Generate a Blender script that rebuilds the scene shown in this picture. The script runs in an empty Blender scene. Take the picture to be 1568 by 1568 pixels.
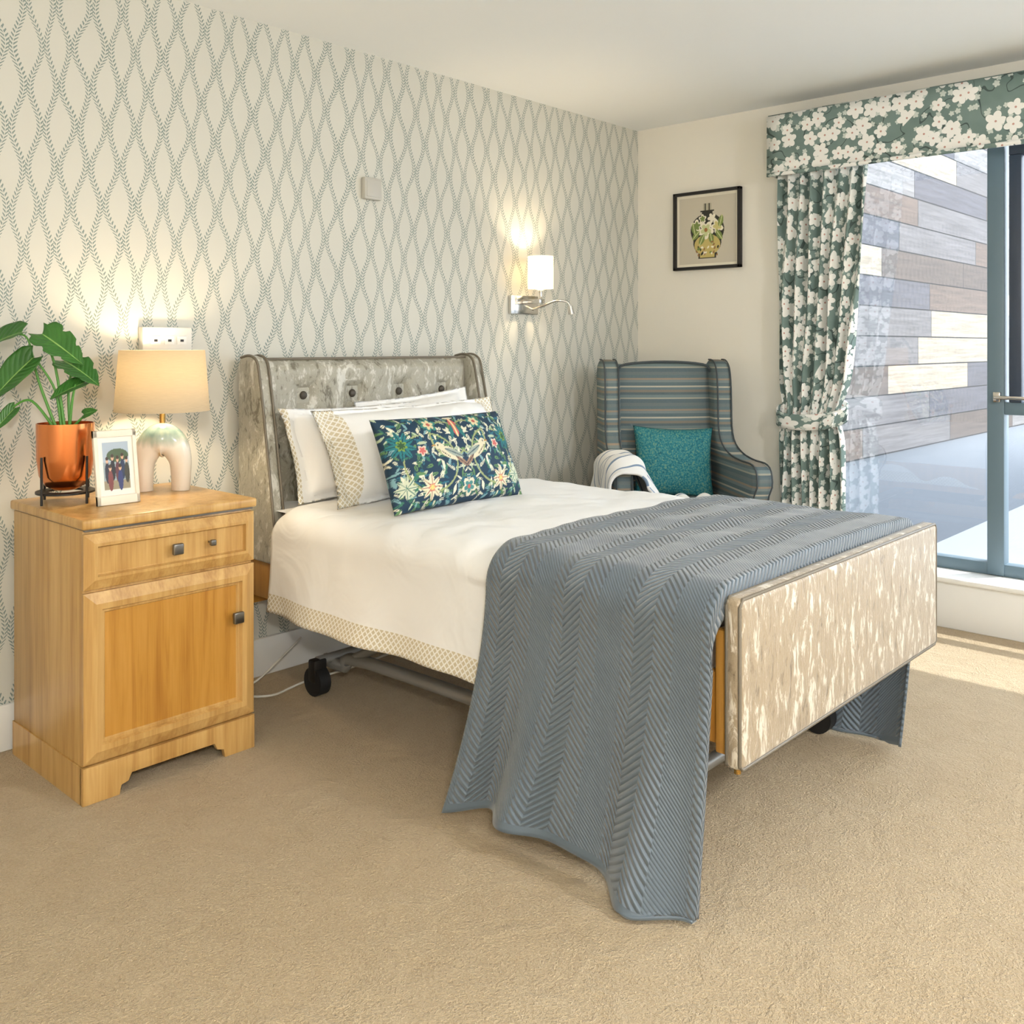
import bpy, bmesh, math, random
import numpy as np
from mathutils import Vector, Matrix, noise
random.seed(4)
pi=math.pi
scene=bpy.context.scene
try:
    scene.view_settings.view_transform='Standard'
    scene.view_settings.look='None'
except Exception as e: print(e)

# ---------------------------------------------------------------- helpers
def lin(c):
    return tuple((v/255/12.92 if v/255<=0.04045 else ((v/255+0.055)/1.055)**2.4) for v in c[:3])+(1.0,)
def link(o):
    scene.collection.objects.link(o); return o
def empty(name,loc=(0,0,0),rz=0):
    o=bpy.data.objects.new(name,None); o.location=loc; o.rotation_euler=(0,0,rz); return link(o)
def mesh(name,V,F,mat=None,parent=None,smooth=False,uvs=None):
    me=bpy.data.meshes.new(name); me.from_pydata([tuple(v) for v in V],[],F); me.update()
    if mat: me.materials.append(mat)
    if smooth:
        for p in me.polygons: p.use_smooth=True
    if uvs is not None:
        ul=me.uv_layers.new(name='UVMap')
        for l in me.loops: ul.data[l.index].uv=uvs[l.vertex_index]
    o=link(bpy.data.objects.new(name,me))
    if parent: o.parent=parent
    return o
def fixn(o):
    bm=bmesh.new(); bm.from_mesh(o.data); bmesh.ops.recalc_face_normals(bm,faces=bm.faces); bm.to_mesh(o.data); bm.free(); return o
def autosmooth(o,deg=40):
    for p in o.data.polygons: p.use_smooth=True
    bm=bmesh.new(); bm.from_mesh(o.data)
    for e in bm.edges:
        if len(e.link_faces)==2 and e.calc_face_angle(0)>math.radians(deg): e.smooth=False
    bm.to_mesh(o.data); bm.free(); return o
def box(name,a,b,mat=None,parent=None,bev=0.0,seg=2):
    bm=bmesh.new(); bmesh.ops.create_cube(bm,size=1)
    for v in bm.verts:
        v.co=Vector([(a[i]+b[i])/2+v.co[i]*abs(b[i]-a[i]) for i in range(3)])
    if bev>0: bmesh.ops.bevel(bm,geom=bm.edges[:],offset=bev,segments=seg,profile=.5,affect='EDGES')
    me=bpy.data.meshes.new(name); bm.to_mesh(me); bm.free()
    if mat: me.materials.append(mat)
    o=link(bpy.data.objects.new(name,me))
    if bev>0: autosmooth(o)
    if parent: o.parent=parent
    return o
def extrude(name,poly,axis,a,b,mat=None,parent=None,bev=0.0,seg=2,warp=None):
    def P(p,t): return {0:(t,p[0],p[1]),1:(p[0],t,p[1]),2:(p[0],p[1],t)}[axis]
    n=len(poly); bm=bmesh.new()
    A=[bm.verts.new(P(p,a)) for p in poly]; B=[bm.verts.new(P(p,b)) for p in poly]
    bm.faces.new(A); bm.faces.new(B[::-1])
    for i in range(n): bm.faces.new((A[i],B[i],B[(i+1)%n],A[(i+1)%n]))
    bmesh.ops.recalc_face_normals(bm,faces=bm.faces)
    if bev>0:
        es=[e for e in bm.edges if (e.verts[0] in A)==(e.verts[1] in A)]
        bmesh.ops.bevel(bm,geom=es,offset=bev,segments=seg,profile=.5,affect='EDGES')
    if warp:
        for v in bm.verts: v.co=Vector(warp(v.co))
    me=bpy.data.meshes.new(name); bm.to_mesh(me); bm.free()
    if mat: me.materials.append(mat)
    o=link(bpy.data.objects.new(name,me)); autosmooth(o)
    if parent: o.parent=parent
    return o
def catmull(pts,n=6):
    pts=[Vector(p) for p in pts]; out=[]
    for i in range(len(pts)-1):
        p0=pts[max(i-1,0)];p1=pts[i];p2=pts[i+1];p3=pts[min(i+2,len(pts)-1)]
        for k in range(n):
            t=k/n
            out.append(.5*((2*p1)+(p2-p0)*t+(2*p0-5*p1+4*p2-p3)*t*t+(3*p1-p0-3*p2+p3)*t**3))
    out.append(pts[-1]); return out
def tube(name,pts,r,mat=None,parent=None,seg=10,smooth_n=0):
    if smooth_n:
        if isinstance(r,(list,tuple)):
            q=catmull([(x,0,0) for x in r],smooth_n); r=[v.x for v in q]
        pts=catmull(pts,smooth_n)
    pts=[Vector(p) for p in pts]; n=len(pts)
    R=r if isinstance(r,(list,tuple)) else [r]*n
    V=[];F=[]; up=None
    for i,p in enumerate(pts):
        t=(pts[min(i+1,n-1)]-pts[max(i-1,0)]).normalized()
        if up is None:
            up=Vector((0,0,1)) if abs(t.z)<.9 else Vector((0,1,0))
        s=t.cross(up)
        if s.length<1e-5: s=t.orthogonal()
        s.normalize(); up=s.cross(t).normalized()
        for k in range(seg):
            a=2*pi*k/seg; V.append(p+R[i]*(math.cos(a)*s+math.sin(a)*up))
    for i in range(n-1):
        for k in range(seg):
            F.append((i*seg+k,i*seg+(k+1)%seg,(i+1)*seg+(k+1)%seg,(i+1)*seg+k))
    F.append(tuple(range(seg))[::-1]); F.append(tuple((n-1)*seg+k for k in range(seg)))
    o=mesh(name,V,F,mat,parent); fixn(o); return autosmooth(o,60)
def lathe(name,prof,c,mat=None,parent=None,seg=40,smooth=True):
    V=[];F=[]
    for (r,z) in prof:
        for k in range(seg):
            a=2*pi*k/seg; V.append((c[0]+r*math.cos(a),c[1]+r*math.sin(a),c[2]+z))
    for i in range(len(prof)-1):
        for k in range(seg):
            F.append((i*seg+k,i*seg+(k+1)%seg,(i+1)*seg+(k+1)%seg,(i+1)*seg+k))
    o=mesh(name,V,F,mat,parent); fixn(o); return autosmooth(o,50)
def grid(name,nu,nv,f,mat=None,parent=None,uvf=None,smooth=True,solid=0):
    V=[];UV=[];F=[]
    for j in range(nv+1):
        for i in range(nu+1):
            u=i/nu;v=j/nv; V.append(f(u,v)); UV.append(uvf(u,v) if uvf else (u,v))
    for j in range(nv):
        for i in range(nu):
            a=j*(nu+1)+i; F.append((a,a+1,a+nu+2,a+nu+1))
    o=mesh(name,V,F,mat,parent,smooth,UV)
    if solid:
        m=o.modifiers.new('thick','SOLIDIFY'); m.thickness=solid; m.offset=0
    return o
def sphere(name,c,r,mat,parent=None,sc=(1,1,1),seg=16):
    bm=bmesh.new(); bmesh.ops.create_uvsphere(bm,u_segments=seg,v_segments=seg//2+2,radius=r)
    for v in bm.verts: v.co=Vector((c[0]+v.co.x*sc[0],c[1]+v.co.y*sc[1],c[2]+v.co.z*sc[2]))
    me=bpy.data.meshes.new(name); bm.to_mesh(me); bm.free(); me.materials.append(mat)
    for p in me.polygons: p.use_smooth=True
    o=link(bpy.data.objects.new(name,me))
    if parent: o.parent=parent
    return o

# ---------------------------------------------------------------- shader DSL
class E:
    def __init__(s,nt,sock): s.nt=nt; s.s=sock
    def __add__(a,b): return M(a.nt,'ADD',a,b)
    __radd__=__add__
    def __sub__(a,b): return M(a.nt,'SUBTRACT',a,b)
    def __rsub__(a,b): return M(a.nt,'SUBTRACT',b,a)
    def __mul__(a,b): return M(a.nt,'MULTIPLY',a,b)
    __rmul__=__mul__
    def __truediv__(a,b): return M(a.nt,'DIVIDE',a,b)
    def __lt__(a,b): return M(a.nt,'LESS_THAN',a,b)
    def __gt__(a,b): return M(a.nt,'GREATER_THAN',a,b)
    def f(a,op,*b): return M(a.nt,op,a,*b)
def plug(nt,inp,v):
    if isinstance(v,E): nt.links.new(v.s,inp)
    elif hasattr(v,'is_output'): nt.links.new(v,inp)
    else: inp.default_value=v
def M(nt,op,*a):
    n=nt.nodes.new('ShaderNodeMath'); n.operation=op
    for i,v in enumerate(a): plug(nt,n.inputs[i],v)
    return E(nt,n.outputs[0])
def mat(name,col=(200,200,200),rough=.6,metal=0,**kw):
    m=bpy.data.materials.new(name); m.use_nodes=True; nt=m.node_tree; b=nt.nodes['Principled BSDF']
    b.inputs['Base Color'].default_value=lin(col); b.inputs['Roughness'].default_value=rough; b.inputs['Metallic'].default_value=metal
    return m,nt,b
def coord(nt,kind='Object'):
    t=nt.nodes.new('ShaderNodeTexCoord'); s=nt.nodes.new('ShaderNodeSeparateXYZ'); nt.links.new(t.outputs[kind],s.inputs[0])
    return t.outputs[kind],E(nt,s.outputs[0]),E(nt,s.outputs[1]),E(nt,s.outputs[2])
def comb(nt,x,y,z=0.0):
    c=nt.nodes.new('ShaderNodeCombineXYZ')
    for i,v in enumerate((x,y,z)): plug(nt,c.inputs[i],v)
    return c.outputs[0]
def noise_(nt,vec,scale,detail=2,rough=.5,dist=0):
    n=nt.nodes.new('ShaderNodeTexNoise'); nt.links.new(vec,n.inputs['Vector'])
    n.inputs['Scale'].default_value=scale;n.inputs['Detail'].default_value=detail;n.inputs['Roughness'].default_value=rough;n.inputs['Distortion'].default_value=dist
    return E(nt,n.outputs['Fac'])
def ramp(nt,fac,stops,interp='LINEAR'):
    r=nt.nodes.new('ShaderNodeValToRGB'); plug(nt,r.inputs[0],fac); r.color_ramp.interpolation=interp
    el=r.color_ramp.elements
    while len(el)<len(stops): el.new(.5)
    for e,(p,c) in zip(el,stops): e.position=p; e.color=lin(c)
    return r.outputs[0]
def mix(nt,fac,a,b):
    n=nt.nodes.new('ShaderNodeMix'); n.data_type='RGBA'
    plug(nt,n.inputs[0],fac)
    for i,v in ((6,a),(7,b)):
        if isinstance(v,tuple): n.inputs[i].default_value=lin(v)
        else: nt.links.new(v,n.inputs[i])
    return n.outputs[2]
def bump(nt,b,h,strength=.5,dist=.01):
    n=nt.nodes.new('ShaderNodeBump'); n.inputs['Strength'].default_value=strength; n.inputs['Distance'].default_value=dist
    plug(nt,n.inputs['Height'],h); nt.links.new(n.outputs[0],b.inputs['Normal'])
def setc(nt,b,c): nt.links.new(c,b.inputs['Base Color'])

# ---------------------------------------------------------------- materials
m_paper,nt,b=mat('wallpaper_trailing_leaves',rough=.75)
_,x,y,z=coord(nt)
W=.050;A=.0165;L=.255
tcw=comb(nt,x*2.6,z*1.8,0.0)
wob=(noise_(nt,tcw,1.5,1)-.5)*.07
c=(z*(2*pi/L)+(x*2.9).f('SINE')*1.4).f('COSINE')*A
masks=[]
for off,sg in ((0.0,1),(W,-1)):
    t=(x+wob-c*sg-off)/(2*W)+.5
    d=(t.f('FRACT')-.5)*(2*W); ad=d.f('ABSOLUTE')
    ph=(z/.0125-ad/.011+ (0.5 if sg<0 else 0.0)).f('FRACT')
    leaf=((ph-.5).f('ABSOLUTE')<(.30-ad*13.0))*(ad<.0105)*(ad>.0012)
    masks.append(leaf)
mk=masks[0].f('MAXIMUM',masks[1])
tc,_,_,_=coord(nt)
nz=noise_(nt,tc,2.2,2)
bg=mix(nt,nz,(204,203,194),(214,213,204))
setc(nt,b,mix(nt,mk,bg,(130,144,140)))
m_wall,nt,b=mat('painted_wall_cream',(236,232,221),.8)
tc,_,_,_=coord(nt); bump(nt,b,noise_(nt,tc,120,2),.08,.002)
m_ceil,nt,b=mat('ceiling_white',(241,244,245),.85)
tc,_,_,_=coord(nt); bump(nt,b,noise_(nt,tc,90,2),.05,.002)
m_trim,nt,b=mat('trim_white_paint',(234,234,231),.4)
m_carpet,nt,b=mat('carpet_beige',rough=.95)
tc,x,y,z=coord(nt)
n1=noise_(nt,tc,1.3,3,.6,.4); n2=noise_(nt,tc,150,3,.7); n3=noise_(nt,tc,9,5,.68,.8)
c1=mix(nt,(n1*.4+n3*.6-.3)*2.2,(204,176,132),(236,214,176))
c2=mix(nt,(n2-.3)*2.0,(186,158,118),(243,223,188))
setc(nt,b,mix(nt,.5,c1,c2))
bump(nt,b,n2+n3*1.8,1.0,.020); b.inputs['Sheen Weight'].default_value=.2
def oak(name,a,bb,cc):
    m,nt,b=mat(name,rough=.34); tc,x,y,z=coord(nt)
    v=comb(nt,x*22,y*22,z*1.6); n=noise_(nt,v,1,5,.6,.7)
    v2=comb(nt,x*160,y*160,z*5); n2=noise_(nt,v2,1,2)
    c=ramp(nt,n*.75+n2*.25,[(.32,a),(.5,bb),(.66,cc)]); setc(nt,b,c); bump(nt,b,n2,.08,.002)
    b.inputs['Coat Weight'].default_value=.15
    return m
m_oak=oak('oak_veneer',(166,122,62),(194,153,90),(208,170,108))
m_oakd=oak('oak_panel_warm',(162,108,40),(188,136,58),(200,148,72))
def velvet(name,dark,midc,light,sc=1.0,zs=.5,th=(.41,.46,.53,.585),s0=15):
    m,nt,b=mat(name,rough=.40); tc,x,y,z=coord(nt)
    v=comb(nt,x*1.0,y*1.0,z*zs)
    n=noise_(nt,v,s0*sc,5,.68,.9); n2=noise_(nt,v,70*sc,3,.6,.6)
    f=n*.72+n2*.28
    setc(nt,b,ramp(nt,f,[(th[0],dark),(th[1],midc),(th[2],midc),(th[3],light)]))
    bump(nt,b,f,.8,.010); b.inputs['Sheen Weight'].default_value=.35; b.inputs['Sheen Roughness'].default_value=.4
    return m
m_velvet=velvet('crushed_velvet_silver',(116,111,95),(168,164,149),(212,210,200),1.0,.5,(.38,.455,.53,.60),19)
m_velvet2=velvet('crushed_velvet_champagne',(120,106,86),(164,148,124),(222,214,198),1.0,.32,(.36,.44,.53,.595),34)
m_piping,_,_=mat('velvet_piping',(112,104,90),.5)
m_button,_,_=mat('velvet_button_dark',(70,64,56),.5)
m_white,nt,b=mat('white_cotton_duvet',(243,243,242),.8)
tc,x,y,z=coord(nt); bump(nt,b,noise_(nt,tc,9,4,.55,.5),.2,.02); b.inputs['Sheen Weight'].default_value=.15
def lattice_color(nt,u,v,s=.020):
    a=(((u+v)/s).f('FRACT')-.5).f('ABSOLUTE'); c=(((u-v)/s).f('FRACT')-.5).f('ABSOLUTE')
    l=(a>.36).f('MAXIMUM',c>.36); return mix(nt,l,(206,195,168),(242,240,234))
m_duvet,nt,b=mat('duvet_cotton_with_lattice_hem',rough=.8)
tc,x,y,z=coord(nt); _,u,v,_=coord(nt,'UV')
setc(nt,b,mix(nt,v<.062,(242,242,241),lattice_color(nt,u,v)))
bump(nt,b,noise_(nt,tc,4.5,3,.5,.8),.35,.035)
m_pillow,nt,b=mat('pillowcase_with_lattice_flange',rough=.8)
tc,x,y,z=coord(nt); _,u,v,_=coord(nt,'UV')
setc(nt,b,mix(nt,(u.f('ABSOLUTE'))>.355,(243,243,242),lattice_color(nt,u,v)))
bump(nt,b,noise_(nt,tc,7,3,.55,.5),.25,.02)
m_quilt,nt,b=mat('quilted_throw_slate_blue',rough=.5)
_,u,v,_=coord(nt,'UV'); tc,_,_,_=coord(nt)
bw=.105
tri=((u/bw).f('FRACT')-.5).f('ABSOLUTE')*2
sel=(u/(bw*2)+.25).f('FRACT')<.34
ph1=(v/.0165-tri*3.0)
h1=(ph1*pi).f('SINE').f('ABSOLUTE')
ph2=((v+u)/.009); h2=(ph2*pi).f('SINE').f('ABSOLUTE')*.2
inner=(v>.022)*(v<2.378)
h=(h1*(1-sel)+h2*sel)*inner
nz=noise_(nt,tc,4,2)
setc(nt,b,mix(nt,h*.35+nz*.5,(80,93,104),(108,123,136)))  # groove shade painted into the colour, darker between ridges; noise varies the tone
bump(nt,b,h,1.0,.006); b.inputs['Sheen Weight'].default_value=.4
def floral(name,sc=.076):
    m,nt,b=mat(name,rough=.8)
    _,u,v,_=coord(nt,'UV')
    tcn=comb(nt,u,v)
    base=mix(nt,noise_(nt,tcn,9,2)*1.4-.2,(98,120,116),(126,146,142))
    stem=((noise_(nt,tcn,8,1,.5,.4)-.5).f('ABSOLUTE'))<.010
    base=mix(nt,stem,base,(70,86,84))
    def layer(base,scale,ofs,rad,colr,keep,dot):
        vx=comb(nt,u/scale+ofs,v/scale+ofs*.7)
        vo=nt.nodes.new('ShaderNodeTexVoronoi'); vo.voronoi_dimensions='2D'; vo.inputs['Scale'].default_value=1; vo.inputs['Randomness'].default_value=.9
        nt.links.new(vx,vo.inputs['Vector'])
        sp=nt.nodes.new('ShaderNodeVectorMath'); sp.operation='SUBTRACT'; nt.links.new(vx,sp.inputs[0]); nt.links.new(vo.outputs['Position'],sp.inputs[1])
        s=nt.nodes.new('ShaderNodeSeparateXYZ'); nt.links.new(sp.outputs[0],s.inputs[0])
        dx=E(nt,s.outputs[0]);dy=E(nt,s.outputs[1])
        sc_=nt.nodes.new('ShaderNodeSeparateColor'); nt.links.new(vo.outputs['Color'],sc_.inputs[0])
        r1=E(nt,sc_.outputs[0]); r2=E(nt,sc_.outputs[1])
        th=dy.f('ARCTAN2',dx)+r1*6.28
        r=(dx*dx+dy*dy).f('SQRT')
        pr=((th*2.5).f('COSINE').f('ABSOLUTE')*.40+.60)*rad*(r2*.45+.65)
        msk=(r<pr)*(r1>keep)
        base=mix(nt,msk,base,colr)
        if dot: base=mix(nt,(r<.06)*(r1>keep),base,dot)
        return base
    base=layer(base,sc*.5,3.3,.38,(202,210,204),.35,None)
    base=layer(base,sc,0.0,.58,(238,238,234),.15,(190,146,136))
    setc(nt,b,base); return m
m_floral=floral('floral_fabric_green')
m_chrome,_,_=mat('chrome',(215,212,208),.15,1)
m_pewter,_,_=mat('pewter',(130,128,124),.3,1)
m_copper,_,_=mat('copper_pot',(226,140,84),.2,1)
m_black,_,_=mat('black_metal',(24,22,22),.45)
m_rubber,_,_=mat('castor_rubber',(22,22,24),.6)
m_steel,_,_=mat('bed_frame_steel_paint',(150,150,148),.4,.3)
m_alu,_,_=mat('window_frame_grey_blue',(98,118,130),.4)
m_alud,_,_=mat('casement_dark',(52,62,78),.4)
m_plastic,_,_=mat('white_plastic',(222,220,212),.35)
m_thermo,_,_=mat('thermostat_plastic',(190,188,180),.4)
m_soil,_,_=mat('soil',(50,36,26),.9)
m_glass=bpy.data.materials.new('window_glass'); m_glass.use_nodes=True; nt=m_glass.node_tree
for n in list(nt.nodes): nt.nodes.remove(n)
o_=nt.nodes.new('ShaderNodeOutputMaterial');t_=nt.nodes.new('ShaderNodeBsdfTransparent');g_=nt.nodes.new('ShaderNodeBsdfGlossy');mx=nt.nodes.new('ShaderNodeMixShader')
g_.inputs['Roughness'].default_value=.02; mx.inputs[0].default_value=.08; t_.inputs[0].default_value=(.97,.985,1,1)
nt.links.new(t_.outputs[0],mx.inputs[1]);nt.links.new(g_.outputs[0],mx.inputs[2]);nt.links.new(mx.outputs[0],o_.inputs[0])
def shade_mat(name,col,em):
    m=bpy.data.materials.new(name); m.use_nodes=True; nt=m.node_tree; b=nt.nodes['Principled BSDF']
    out=nt.nodes['Material Output']
    b.inputs['Roughness'].default_value=.9
    tc,x,y,z=coord(nt); w=noise_(nt,comb(nt,x*40,y*40,z*400),1,2)
    setc(nt,b,mix(nt,w,col,tuple(int(v*.86) for v in col)))
    b.inputs['Emission Color'].default_value=lin((255,226,176)); b.inputs['Emission Strength'].default_value=em
    t=nt.nodes.new('ShaderNodeBsdfTranslucent'); t.inputs[0].default_value=lin(col)
    a=nt.nodes.new('ShaderNodeMixShader'); a.inputs[0].default_value=.38
    nt.links.new(b.outputs[0],a.inputs[1]); nt.links.new(t.outputs[0],a.inputs[2]); nt.links.new(a.outputs[0],out.inputs[0])
    return m
m_shade=shade_mat('linen_lampshade',(206,194,170),.12)
m_shade2=shade_mat('white_wall_light_shade',(250,244,232),.8)
def vcol_mat(name,rough=.7,bumps=0):
    m,nt,b=mat(name,rough=rough); a=nt.nodes.new('ShaderNodeVertexColor'); a.layer_name='Col'; nt.links.new(a.outputs[0],b.inputs['Base Color'])
    if bumps: tc,_,_,_=coord(nt); bump(nt,b,noise_(nt,tc,400,2),bumps,.002)
    return m

# ---------------------------------------------------------------- painter on vertex colours
class Paint:
    def __init__(s,U,V,bg): s.U=U;s.V=V;s.C=np.tile(np.array(lin(bg)[:3]),(len(U),1))
    def put(s,m,c): s.C[m]=lin(c)[:3]
    def ell(s,cx,cy,rx,ry,rot,c):
        dx=s.U-cx;dy=s.V-cy;ca,sa=math.cos(rot),math.sin(rot)
        a=(dx*ca+dy*sa)/rx;b=(-dx*sa+dy*ca)/ry
        s.put(a*a+b*b<1,c)
    def leaf(s,cx,cy,l,w,rot,c,vein=None):
        dx=s.U-cx;dy=s.V-cy;ca,sa=math.cos(rot),math.sin(rot)
        a=(dx*ca+dy*sa)/l;b=(-dx*sa+dy*ca)
        m=(np.abs(a)<1)&(np.abs(b)<w*(1-a*a))
        s.put(m,c)
        if vein: s.put(m&(np.abs(b)<w*.16),vein)
    def flower(s,cx,cy,r,n,rot,c,c2=None,c3=None):
        dx=s.U-cx;dy=s.V-cy;th=np.arctan2(dy,dx)+rot;rr=np.hypot(dx,dy)
        k=.55+.45*np.abs(np.cos(th*n/2))
        s.put(rr<r*k,c)
        if c2: s.put(rr<r*k*.68,c2)
        if c3: s.put(rr<r*.22,c3)
    def rect(s,x0,x1,y0,y1,c): s.put((s.U>x0)&(s.U<x1)&(s.V>y0)&(s.V<y1),c)
def apply_cols(me,C):
    ca=me.color_attributes.new('Col','FLOAT_COLOR','POINT')
    arr=np.ones((len(C),4)); arr[:,:3]=C; ca.data.foreach_set('color',arr.ravel())

# ---------------------------------------------------------------- room shell
RX0,RY0,H=-6.3,-5.3,2.44
box('floor',(RX0,RY0,-.1),(0.0,0,0),m_carpet)
box('ceiling',(RX0,RY0,H),(.25,.2,H+.1),m_ceil)
box('wall_headboard',(RX0,0,0),(.25,.15,H),m_paper)
box('wall_rear',(RX0,RY0-.15,0),(.25,RY0,H),m_wall)
box('wall_left',(RX0-.15,RY0,0),(RX0,0,H),m_wall)
WY0,WY1=-1.0,-4.7
box('wall_window',(0,WY0,0),(.25,0,H),m_wall)
box('wall_window_far',(0,RY0,0),(.25,WY1,H),m_wall)
box('wall_window_head',(0,WY1,2.32),(.25,WY0,H),m_wall)
box('wall_window_below',(0,WY1,0),(.25,WY0,.19),m_wall)
box('baseboard_headboard',(RX0,-.018,0),(0,0,.14),m_trim,bev=.005)
box('baseboard_window',(-.018,-.93,0),(0,-.018,.14),m_trim,bev=.005)
box('trim_sill_plinth',(-.085,-4.75,0),(.0,-.95,.2),m_trim,bev=.004)
box('trim_window_board',(-.10,-4.77,.2),(.10,-.93,.222),m_trim,bev=.006)
win=empty('window_1')
def fr(n,y0,y1,z0,z1,m=m_alu,x0=.09,x1=.15): return box(n,(x0,y0,z0),(x1,y1,z1),m,win,bev=.004)
fr('frame_bottom',WY1,WY0,.222,.275); fr('frame_top',WY1,WY0,2.27,2.32)
fr('jamb_left',WY0-.06,WY0,.224,2.318,m_alu,.086,.154); fr('jamb_right',WY1,WY1+.06,.224,2.318,m_alu,.086,.154)
fr('mullion_1',-1.875,-1.805,.224,2.318,m_alu,.084,.156); fr('mullion_2',-3.0,-2.93,.224,2.318,m_alu,.084,.156)
fr('casement_stile',-1.945,-1.895,.985,2.06,m_alud,.08,.14)
fr('casement_stile_2',-2.93,-2.87,.985,2.06,m_alud,.08,.14)
fr('transom',-2.93,-1.875,.93,.985,m_alu,.087,.147)
fr('casement_head',-2.93,-1.895,2.06,2.11,m_alud,.078,.138)
box('glass_pane',(.118,WY1,.25),(.122,WY0,2.3),m_glass,win)
box('handle_plate',(.06,-1.865,.985),(.09,-1.835,1.03),m_chrome,win,bev=.004)
box('handle_lever',(.05,-1.98,.998),(.062,-1.84,1.014),m_chrome,win,bev=.004)

m_clad,nt,b=mat('reclaimed_timber_cladding',rough=.8)
_,x,y,z=coord(nt)
row=((z-.53)/.19).f('FLOOR')
wn=nt.nodes.new('ShaderNodeTexWhiteNoise'); wn.noise_dimensions='1D'; plug(nt,wn.inputs['W'],row+7.0); ro=E(nt,wn.outputs['Value'])
colx=(x/1.6+ro*3.7).f('FLOOR')
wn2=nt.nodes.new('ShaderNodeTexWhiteNoise'); wn2.noise_dimensions='2D'; nt.links.new(comb(nt,row,colx),wn2.inputs['Vector'])
r=E(nt,wn2.outputs['Value'])
cc=ramp(nt,r,[(0,(134,130,128)),(.16,(90,88,94)),(.36,(112,108,108)),(.52,(108,92,82)),(.72,(172,158,138)),(.86,(94,82,75))],'CONSTANT')
gr=noise_(nt,comb(nt,x*2,y,z*50),1,5,.75)
cc=mix(nt,(gr-.35)*1.8,cc,(52,48,48))
seam=(((z-.53)/.19).f('FRACT')<.045).f('MAXIMUM',(x/1.6+ro*3.7).f('FRACT')<.005)
setc(nt,b,mix(nt,seam,cc,(24,23,26)))
m_grey,nt,b=mat('exterior_grey_render',(84,90,98),.4)
m_pave,nt,b=mat('exterior_paving',(132,136,140),.8)
ext=empty('exterior_building')
box('timber_cladding',(.35,-.72,.53),(9,-.60,4.2),m_clad,ext)
box('lower_render_wall',(.35,-.70,-.25),(9,-.60,.53),m_grey,ext)
box('exterior_ground',(.3,-9,-.3),(9,-.6,-.2),m_pave)

# ---------------------------------------------------------------- pelmet & curtain
pel=empty('window_pelmet')
X0=-.17
grid('pelmet_front',60,6,lambda u,v:(X0,-.885-4.1*u,2.06+.285*v),m_floral,pel,uvf=lambda u,v:(4.1*u,.285*v+.03))
grid('pelmet_return',4,6,lambda u,v:(X0*u,-.885,2.06+.285*v),m_floral,pel,uvf=lambda u,v:(.17*u-.17,.285*v+.03))
grid('pelmet_top_board',2,2,lambda u,v:(X0*u,-.885-4.1*v,2.345),m_floral,pel)
grid('pelmet_welt',60,2,lambda u,v:(X0-.004,-.883-4.1*u,2.052+.018*v),m_floral,pel,uvf=lambda u,v:(4.1*u,.02*v))
for o in pel.children: 
    m=o.modifiers.new('t','SOLIDIFY'); m.thickness=.012; m.offset=0
def curtain(name,ya,yb,mirror=1):
    cur=empty(name)
    def edges(z):
        t=(z-.92)
        if z>=.92:
            k=min(1,t/1.15); l=-.905+.01*math.sin(k*pi); rr=-1.235-.115*(k**.75)
            pinch=math.exp(-(t/.09)**2)*.03
            return l-pinch*0.6, rr+pinch
        pinch=math.exp(-(t/.09)**2)*.03
        return -.90-pinch*.6,-1.235+pinch
    n=7.0
    def f(u,v):
        z=.225+(2.10-.225)*v; l,r_=edges(z)
        uu=u+.012*math.sin(z*5+u*9)
        yv=l+(r_-l)*u
        amp=.024*(1-.45*math.exp(-((z-.92)/.12)**2))
        xx=-.085+amp*math.sin(2*pi*n*uu+.6*math.sin(z*2.2))+.008*math.sin(u*31+z*6)
        if mirror<0: yv=ya-(yv-yb)
        return (xx,yv,z)
    grid('cloth',150,60,f,m_floral,cur,uvf=lambda u,v:(u*.85,v*1.9))
    def tb(u,v):
        a=2*pi*u
        z=.905+.075*(v-.5)+.03*math.cos(a-2.0)
        yc=-1.068; yv=yc+.178*math.cos(a)
        if mirror<0: yv=ya-(yv-yb)
        return (-.085+.052*math.sin(a)*(1+.05*math.sin(v*pi)),yv,z+.012*math.sin(a))
    grid('tieback',40,4,tb,m_floral,cur,uvf=lambda u,v:(u*.6+.2,v*.08),solid=.006)
    if mirror>0: grid('tieback_tail',8,8,lambda u,v:(-.142-.01*math.sin(v*3),-1.13-.07*u+.02*v-.02,.90-.07*v+.02*u),m_floral,cur,uvf=lambda u,v:(u*.1,v*.1),solid=.006)
    return cur
curtain('window_curtain',0,0)
curtain('window_curtain',-4.65,-.9,-1)

# ---------------------------------------------------------------- picture frame
pic=empty('framed_picture')
fy0,fy1,fz0,fz1=-.655,-.25,1.638,2.055
for n,a,bb in (('frame_l',(fy1-.016,fz0),(fy1,fz1)),('frame_r',(fy0,fz0),(fy0+.016,fz1)),('frame_b',(fy0,fz0),(fy1,fz0+.016)),('frame_t',(fy0,fz1-.016),(fy1,fz1))):
    box(n,(-.03,a[0],a[1]),(-.002,bb[0],bb[1]),m_black,pic,bev=.002)
NU=170
o=grid('vase_print',NU,NU,lambda u,v:(-.012,fy1-(fy1-fy0)*u,fz0+(fz1-fz0)*v),None,pic,smooth=False)
U=np.array([i/NU for j in range(NU+1) for i in range(NU+1)])*2-1; V=np.array([j/NU for j in range(NU+1) for i in range(NU+1)])*2-1
P=Paint(U,V,(236,230,212)); P.rect(-.85,.85,-.85,.85,(200,193,176))
yel=(196,178,110); gn=(120,138,74); cr=(238,232,212); bk=(44,44,38)
P.ell(0,-.0,.50,.42,0,bk); P.ell(0,-.30,.42,.36,0,bk); P.rect(-.26,.26,-.72,-.5,bk)
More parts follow.
